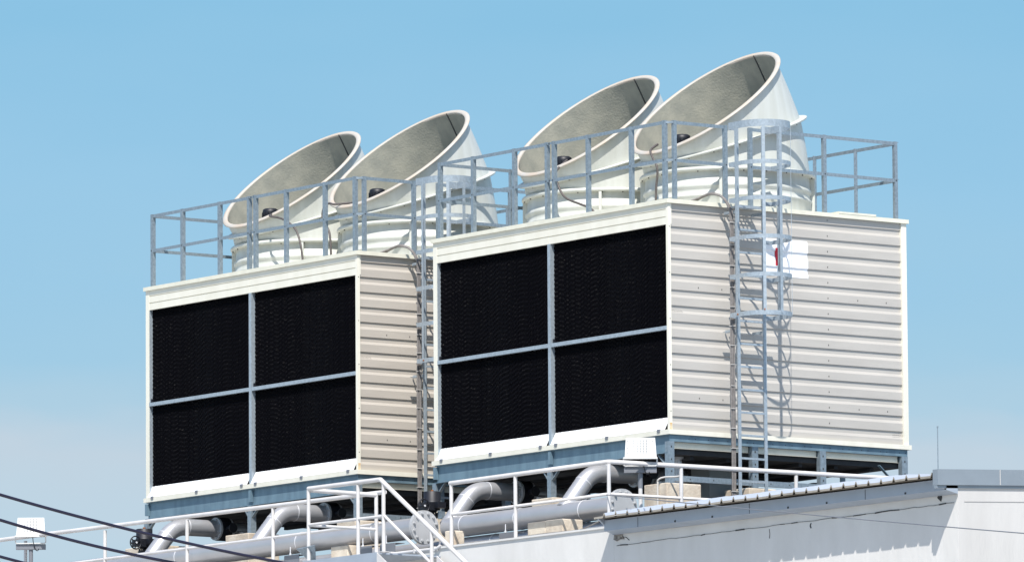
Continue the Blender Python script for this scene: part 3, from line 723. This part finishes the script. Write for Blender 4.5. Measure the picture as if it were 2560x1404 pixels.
# ------------------------------------------------------------------ valve actuators
def actuator(x, y, z, label):
    a = thing('valve_actuator', label, 'valve actuator', (x, y, z), 'black valve actuators')
    mm = MB(); 
    pr = [(0, .06), (.03, .075), (.03, .11), (.115, .11), (.118, .125), (.145, .125), (.148, .118), (.28, .118), (.285, .108), (.29, .01)]
    mm.loft([[(rr*math.cos(2*PI*k/28), rr*math.sin(2*PI*k/28), zz) for k in range(28)] for zz, rr in pr])
    mm.box(-.02, .12, -.20, -.02, .02, .12); mm.box(.09, .20, -.05, .09, .05, .13)
    mm.build('housing', BLACK, a)
    mm = MB(); mm.cyl((0, 0, .288), (0, 0, .31), .02, 12); mm.build('indicator', RUST, a)
    mm = MB(); mm.cyl((0, 0, -.20), (0, 0, .0), .03, 16); mm.tube([(0, 0, -.06), (0, 0, -.03)], .09, 12)
    for k in range(8): 
        t = 2*PI*k/8; mm.cyl((.075*math.cos(t), .075*math.sin(t), -.08), (.075*math.cos(t), .075*math.sin(t), 0), .009, 6)
    mm.build('stem', BLACK, a)
    # hand wheel facing +x
    hw = MB(); c = Vector((.13, -.235, .07))
    ring = [(c.x, c.y+.092*math.cos(2*PI*k/32), c.z+.092*math.sin(2*PI*k/32)) for k in range(32)]
    hw.tube(ring, .010, 8, closed=True)
    for k in range(3):
        t = 2*PI*k/3+.4; hw.bar(c, (c.x, c.y+.09*math.cos(t), c.z+.09*math.sin(t)), .014, .01, (1, 0, 0))
    hw.cyl((c.x-.10, c.y, c.z), (c.x+.02, c.y, c.z), .016, 12)
    hw.build('handwheel', BLACK, a)
    MB().cyl((c.x+.021, c.y, c.z), (c.x+.03, c.y, c.z), .014, 12).build('wheel_nut', WELD, a)
    MB().box(.13, .22, .0, .06, -.10, .0).build('junction_box', GALV, a)
    return a
A2 = actuator(-4.62, -.56, -.735, 'black valve actuator with a handwheel above the blank flange')
dup(A2, (-11.66, -.60, -.735), 'black valve actuator with a handwheel at the left end of the pipes')

# ------------------------------------------------------------------ white tube railings
def tr(m, pts, rad=.024): return m.tube(pts, rad, 16)
def railing(name, label, posts, tops, mids, group='white tube railings', rp_=.026):
    r_ = thing(name, label, 'railing', posts[0][0], group); o0 = Vector(posts[0][0])
    for p, h in posts:
        p = Vector(p)-o0; mm = MB(); mm.tube([p, p+Vector((0, 0, h))], rp_, 16); mm.box(p.x-.055, p.x+.055, p.y-.055, p.y+.055, p.z+.001, p.z+.009); mm.build('post', RAILW, r_)
    for pl in tops: MB().tube([Vector(p)-o0 for p in pl], .031, 16).build('top_rail', RAILW, r_)
    for pl in mids: MB().tube([Vector(p)-o0 for p in pl], .021, 16).build('mid_rail', RAILW, r_)
    return r_
RZ = -.515; PB = -1.375; HH = RZ-PB-.02; MZ = -.94
RY = -1.50
railing('walkway_railing', 'long white tube railing in front of the left tower', [((x, RY, PB), HH) for x in (-7.10, -4.46, -9.23, -11.33, -13.42, -15.5, -17.6, -19.7)],
        [[(-22, RY, RZ+.06), (-13, RY, RZ+.04), (-4.42, RY, RZ)]], [[(-22, RY, MZ-.02), (-4.46, RY, MZ)]])
railing('walkway_railing', 'white tube railing that turns the corner in front of the right tower', [((-2.885, RY, PB), HH), ((-1.432, RY, PB), HH), ((.63, RY, PB), HH), ((.63, -.297, DZ), HH+.05), ((.63, 1.648, DZ), HH+.05), ((.63, 3.6, DZ), HH+.05)],
        [[(-2.91, RY, RZ), (.60, RY, RZ+.01), (.63, RY+.03, RZ+.01), (.63, 4.2, RZ+.03)]], [[(-2.885, RY, MZ), (.63, RY, MZ+.01), (.63, 4.2, MZ+.02)]])
LY, LX0, LX1, LZ = -2.65, -4.60, -2.93, -1.50
railing('landing_railing', 'white tube railing round the stair landing', [((LX0, LY, LZ), .97), ((-3.44, LY, LZ), .95), ((LX1+.08, LY, LZ), .96), ((-4.46, -1.62, LZ+.12), .83)],
        [[(LX0, LY, -.512), (LX1, LY, -.518)], [(LX0, LY, -.53), (-4.46, -1.62, -.56)]], [[(LX0, LY, -1.005), (LX1+.08, LY, -1.015)], [(LX0, LY, -1.01), (-4.46, -1.62, -1.03)]])
sr = railing('stair_railing', 'white tube handrail sloping down along the stairs', [((-1.76, LY, -2.25), .96), ((-.6, LY, -3.0), .96), ((.6, LY, -3.8), .96)],
        [[(LX1, LY, -.518), (LX1+.02, LY, -.522), (1.2, LY, -3.20)]], [[(LX1+.08, LY, -1.0), (1.2, LY, -3.72)]])
# landing and stairs
ls = thing('stair_landing', 'grey steel landing and stairs bolted to the outside of the white wall', 'stairs', (LX0, LY, LZ))
def q(x, y, z): return (x-LX0, y-LY, z-LZ)
mm = MB(); mm.box(-.06, LX1-LX0, -.06, -.045, -.20, .005); mm.build('stringer', FASC, ls)
mm = MB(); mm.box(-.045, LX1-LX0, -.044, 1.0, -.02, 0); mm.build('landing_plate', FASC, ls)
sl_ = (-3.20+.518)/(1.2-LX1)
mm = MB()
for yy in (-.06, .93):
    x0, x1 = LX1-LX0, 1.2-LX0
    mm.add([(x0, yy, .0), (x1, yy, sl_*(x1-x0)), (x1, yy, sl_*(x1-x0)-.24), (x0, yy, -.24), (x0, yy+.012, 0), (x1, yy+.012, sl_*(x1-x0)), (x1, yy+.012, sl_*(x1-x0)-.24), (x0, yy+.012, -.24)], [(0, 1, 2, 3), (7, 6, 5, 4), (0, 4, 5, 1), (3, 2, 6, 7), (0, 3, 7, 4), (1, 5, 6, 2)])
mm.build('stair_stringer', RAILW, ls)
for k in range(14):
    x0 = LX1-LX0+.04+k*.28; z = sl_*(x0-(LX1-LX0))-.17
    MB().box(x0, x0+.26, -.04, .92, z, z+.025).build('tread', FASC, ls)
mm = MB(); mm.box(-.42+.02, -.10, .18, .32, .0, .09)
mm = MB(); mm.add([(-.25, -.03, .18), (.18, -.03, .20), (.02, .10, .02), (-.12, .10, .01), (-.25, -.022, .19), (.18, -.022, .21), (.02, .108, .03), (-.12, .108, .02)], [(0, 1, 2, 3), (7, 6, 5, 4), (0, 4, 5, 1), (3, 2, 6, 7), (0, 3, 7, 4), (1, 5, 6, 2)]); mm.build('gusset_plate', GALV, ls)
# wall conduit
cd = MB().tube([(-4.35, WY-.05, -1.40), (-2.95, WY-.05, -1.40), (-2.9, WY-.02, -1.36)], .02, 12)
for xx in (-4.0, -3.45, -3.0): cd.box(xx-.015, xx+.015, WY-.072, WY-.001, -1.43, -1.37)
cd = cd.build('wall_conduit', RAILW); tag(cd, 'white conduit clipped along the wall top behind the stairs', 'conduit')
cd = MB().tube(smooth([(-2.9, RY+.05, -1.355), (-2.4, RY+.02, -1.35), (-1.6, RY+.05, -1.352), (-.8, RY+.03, -1.345), (-.2, RY+.05, -1.35), (.1, RY, -1.34), (.75, RY-.02, -1.20)]), .010, 8).build('loose_cable', RUBBER); tag(cd, 'thin grey cable lying loose along the parapet top', 'cable')
cd = MB().tube(smooth([(-.02, -.19, -1.35), (-.02, -.19, -.72), (0, -.19, -.63), (.08, -.15, -.60), (.25, -.1, -.605), (.34, -.08, -.60)]), .013, 10).build('bent_conduit', TIE); tag(cd, 'thin bent conduit rising over the concrete block by the near corner leg', 'conduit')

# ------------------------------------------------------------------ floodlights
def flood(x, y, ztop, zb, label):
    f = thing('floodlight', label, 'floodlight', (x, y, zb), 'white floodlights on poles')
    H = ztop-zb
    MB().tube([(0, 0, 0), (0, 0, H-.36)], .027, 16).build('pole', RAILW, f)
    MB().tube([(0, 0, H-.66), (0, 0, H-.45)], .031, 16).build('pole_sleeve', GBOX, f)
    # plate faces the camera side: horizontal axis along (.6,.8)
    ax = Vector((.597, .803, 0)); nn = Vector((.803, -.597, 0))
    def QQ(a, n, z): v = ax*a+nn*n; return (v.x, v.y, z)
    def slab(m, a0, a1, n0, n1, z0, z1, lean=0, da=0):
        vs = [QQ(a0, n0, z0), QQ(a1, n0, z0), QQ(a1-da, n0-lean, z1), QQ(a0+da, n0-lean, z1), QQ(a0, n1, z0), QQ(a1, n1, z0), QQ(a1-da, n1-lean, z1), QQ(a0+da, n1-lean, z1)]
        m.add(vs, [(0, 1, 2, 3), (7, 6, 5, 4), (0, 4, 5, 1), (3, 2, 6, 7), (0, 3, 7, 4), (1, 5, 6, 2)])
    mm = MB(); slab(mm, -.205, .215, .12, .07, H-.26, H, .06, .018); slab(mm, -.225, .225, .135, .06, H-.285, H-.262, 0)
    # cooling ribs and vent holes
    mm.mi(1)
    for i in range(9):
        for j in range(9):
            if (i in (2, 3, 4, 5, 6)) or (j == 7 and i in (0, 8)) or (j in (0, 3) and i in (0, 8)):
                a = -.165+i*.0415; t = .05+j*.022; slab(mm, a-.006, a+.006, .122-.06*(t/.26), .117-.06*(t/.26), H-.26+t, H-.26+t+.013)
    mm.build('lamp_head', [PLASTW, GBOX], f)
    mm = MB()
    yk = [QQ(-.22, .09, H-.27), QQ(-.22, .07, H-.36), QQ(-.20, .07, H-.375), QQ(.20, .07, H-.375), QQ(.22, .07, H-.36), QQ(.22, .09, H-.27)]
    mm.tube(yk, .010, 8); mm.build('yoke', PLASTW, f)
    mm = MB(); slab(mm, -.215, .215, .05, -.04, H-.46, H-.385); mm.build('driver_box', GBOX, f)
    mm = MB(); mm.tube(smooth([QQ(.03, .06, H-.27), QQ(.04, .08, H-.36), QQ(.07, .06, H-.46), QQ(.1, .05, H-.48), QQ(.12, .05, H-.45)]), .006, 6); mm.build('lead', BLACK, f)
    return f
F1 = flood(.528, -.90, -.155, DZ, 'white floodlight on a pole beside the railing corner under the right tower')
dup(F1, (-13.20, -1.55, -.22-1.265), 'white floodlight on a pole at the far left end of the railing')

# ------------------------------------------------------------------ wires
def px3(px, py, dist):
    v = (d + r2*((px-1280)/FPX) - u2*((py-702)/FPX)); return CAMPOS+v*dist
def power(pxs, d0, d1, rad, label, name='power_cable', mt=PCABLE, sag=.25, grp='black power cables'):
    # straight span between two poles outside the frame, with a little sag
    a = px3(*pxs[0], d0); c = px3(*pxs[1], d1); v = c-a; a2 = a-v*1.2; c2 = c+v*1.0; pts = []
    for i in range(41):
        t = i/40; p = a2.lerp(c2, t); p.z -= sag*(4*t*(1-t)-.88); pts.append(p)
    o = MB().tube(pts, rad, 10).build(name, mt); tag(o, label, 'cable', grp); return o
power(((0, 1230), (690, 1404)), 62, 64, .0125, 'uppermost thick black power cable crossing the lower left corner', sag=.3)
power(((0, 1295), (420, 1404)), 62, 63.3, .0125, 'middle thick black power cable crossing the lower left corner', sag=.2)
power(((0, 1390), (60, 1406)), 62, 62.2, .012, 'lowest black power cable, clipping the very corner', sag=.0)
wa = Vector((.63, -1.535, -.945)); wc = px3(2560, 1321, 89); wc = wa+(wc-wa)*1.9
pts = []
for i in range(41):
    t = i/40; p = wa.lerp(wc, t); p.z -= .05*4*t*(1-t); pts.append(p)
tw_ = MB().tube(pts, .0065, 8).build('thin_wire', GBOX); tag(tw_, 'thin grey wire slanting from the railing corner across the white wall', 'wire')
# lightning rod
lr = MB().tube([(7.9, -1.92, -1.40), (7.9, -1.92, -.69)], .006, 8)
lr.tube([(7.9, -1.92, -.69), (7.9, -1.92, -.67)], .010, 8)
lr = lr.build('lightning_rod', GALV); tag(lr, 'thin upright lightning rod at the left end of the blue grey box flashing', 'lightning rod')
# black hose coil by third side leg
hc = MB().tube([(-.55, 2.95+.22*math.cos(2*PI*k/32), -.62+.10*math.sin(2*PI*k/32)) for k in range(32)], .05, 12, closed=True); hc.tube([(-.55, 2.95+.12*math.cos(2*PI*k/24), -.62+.05*math.sin(2*PI*k/24)) for k in range(24)], .045, 12, closed=True)
hc.tube(smooth([(-.55, 2.75, -.68), (-.6, 2.2, -.72), (-.65, 1.8, -.9)]), .04, 12); hc.cyl((-.55, 2.95, -.74), (-.55, 2.95, DZ), .05, 12)
hc = hc.build('hose_coil', BLACK); tag(hc, 'black hose coil seen beneath the right tower beside the third side leg', 'hose')
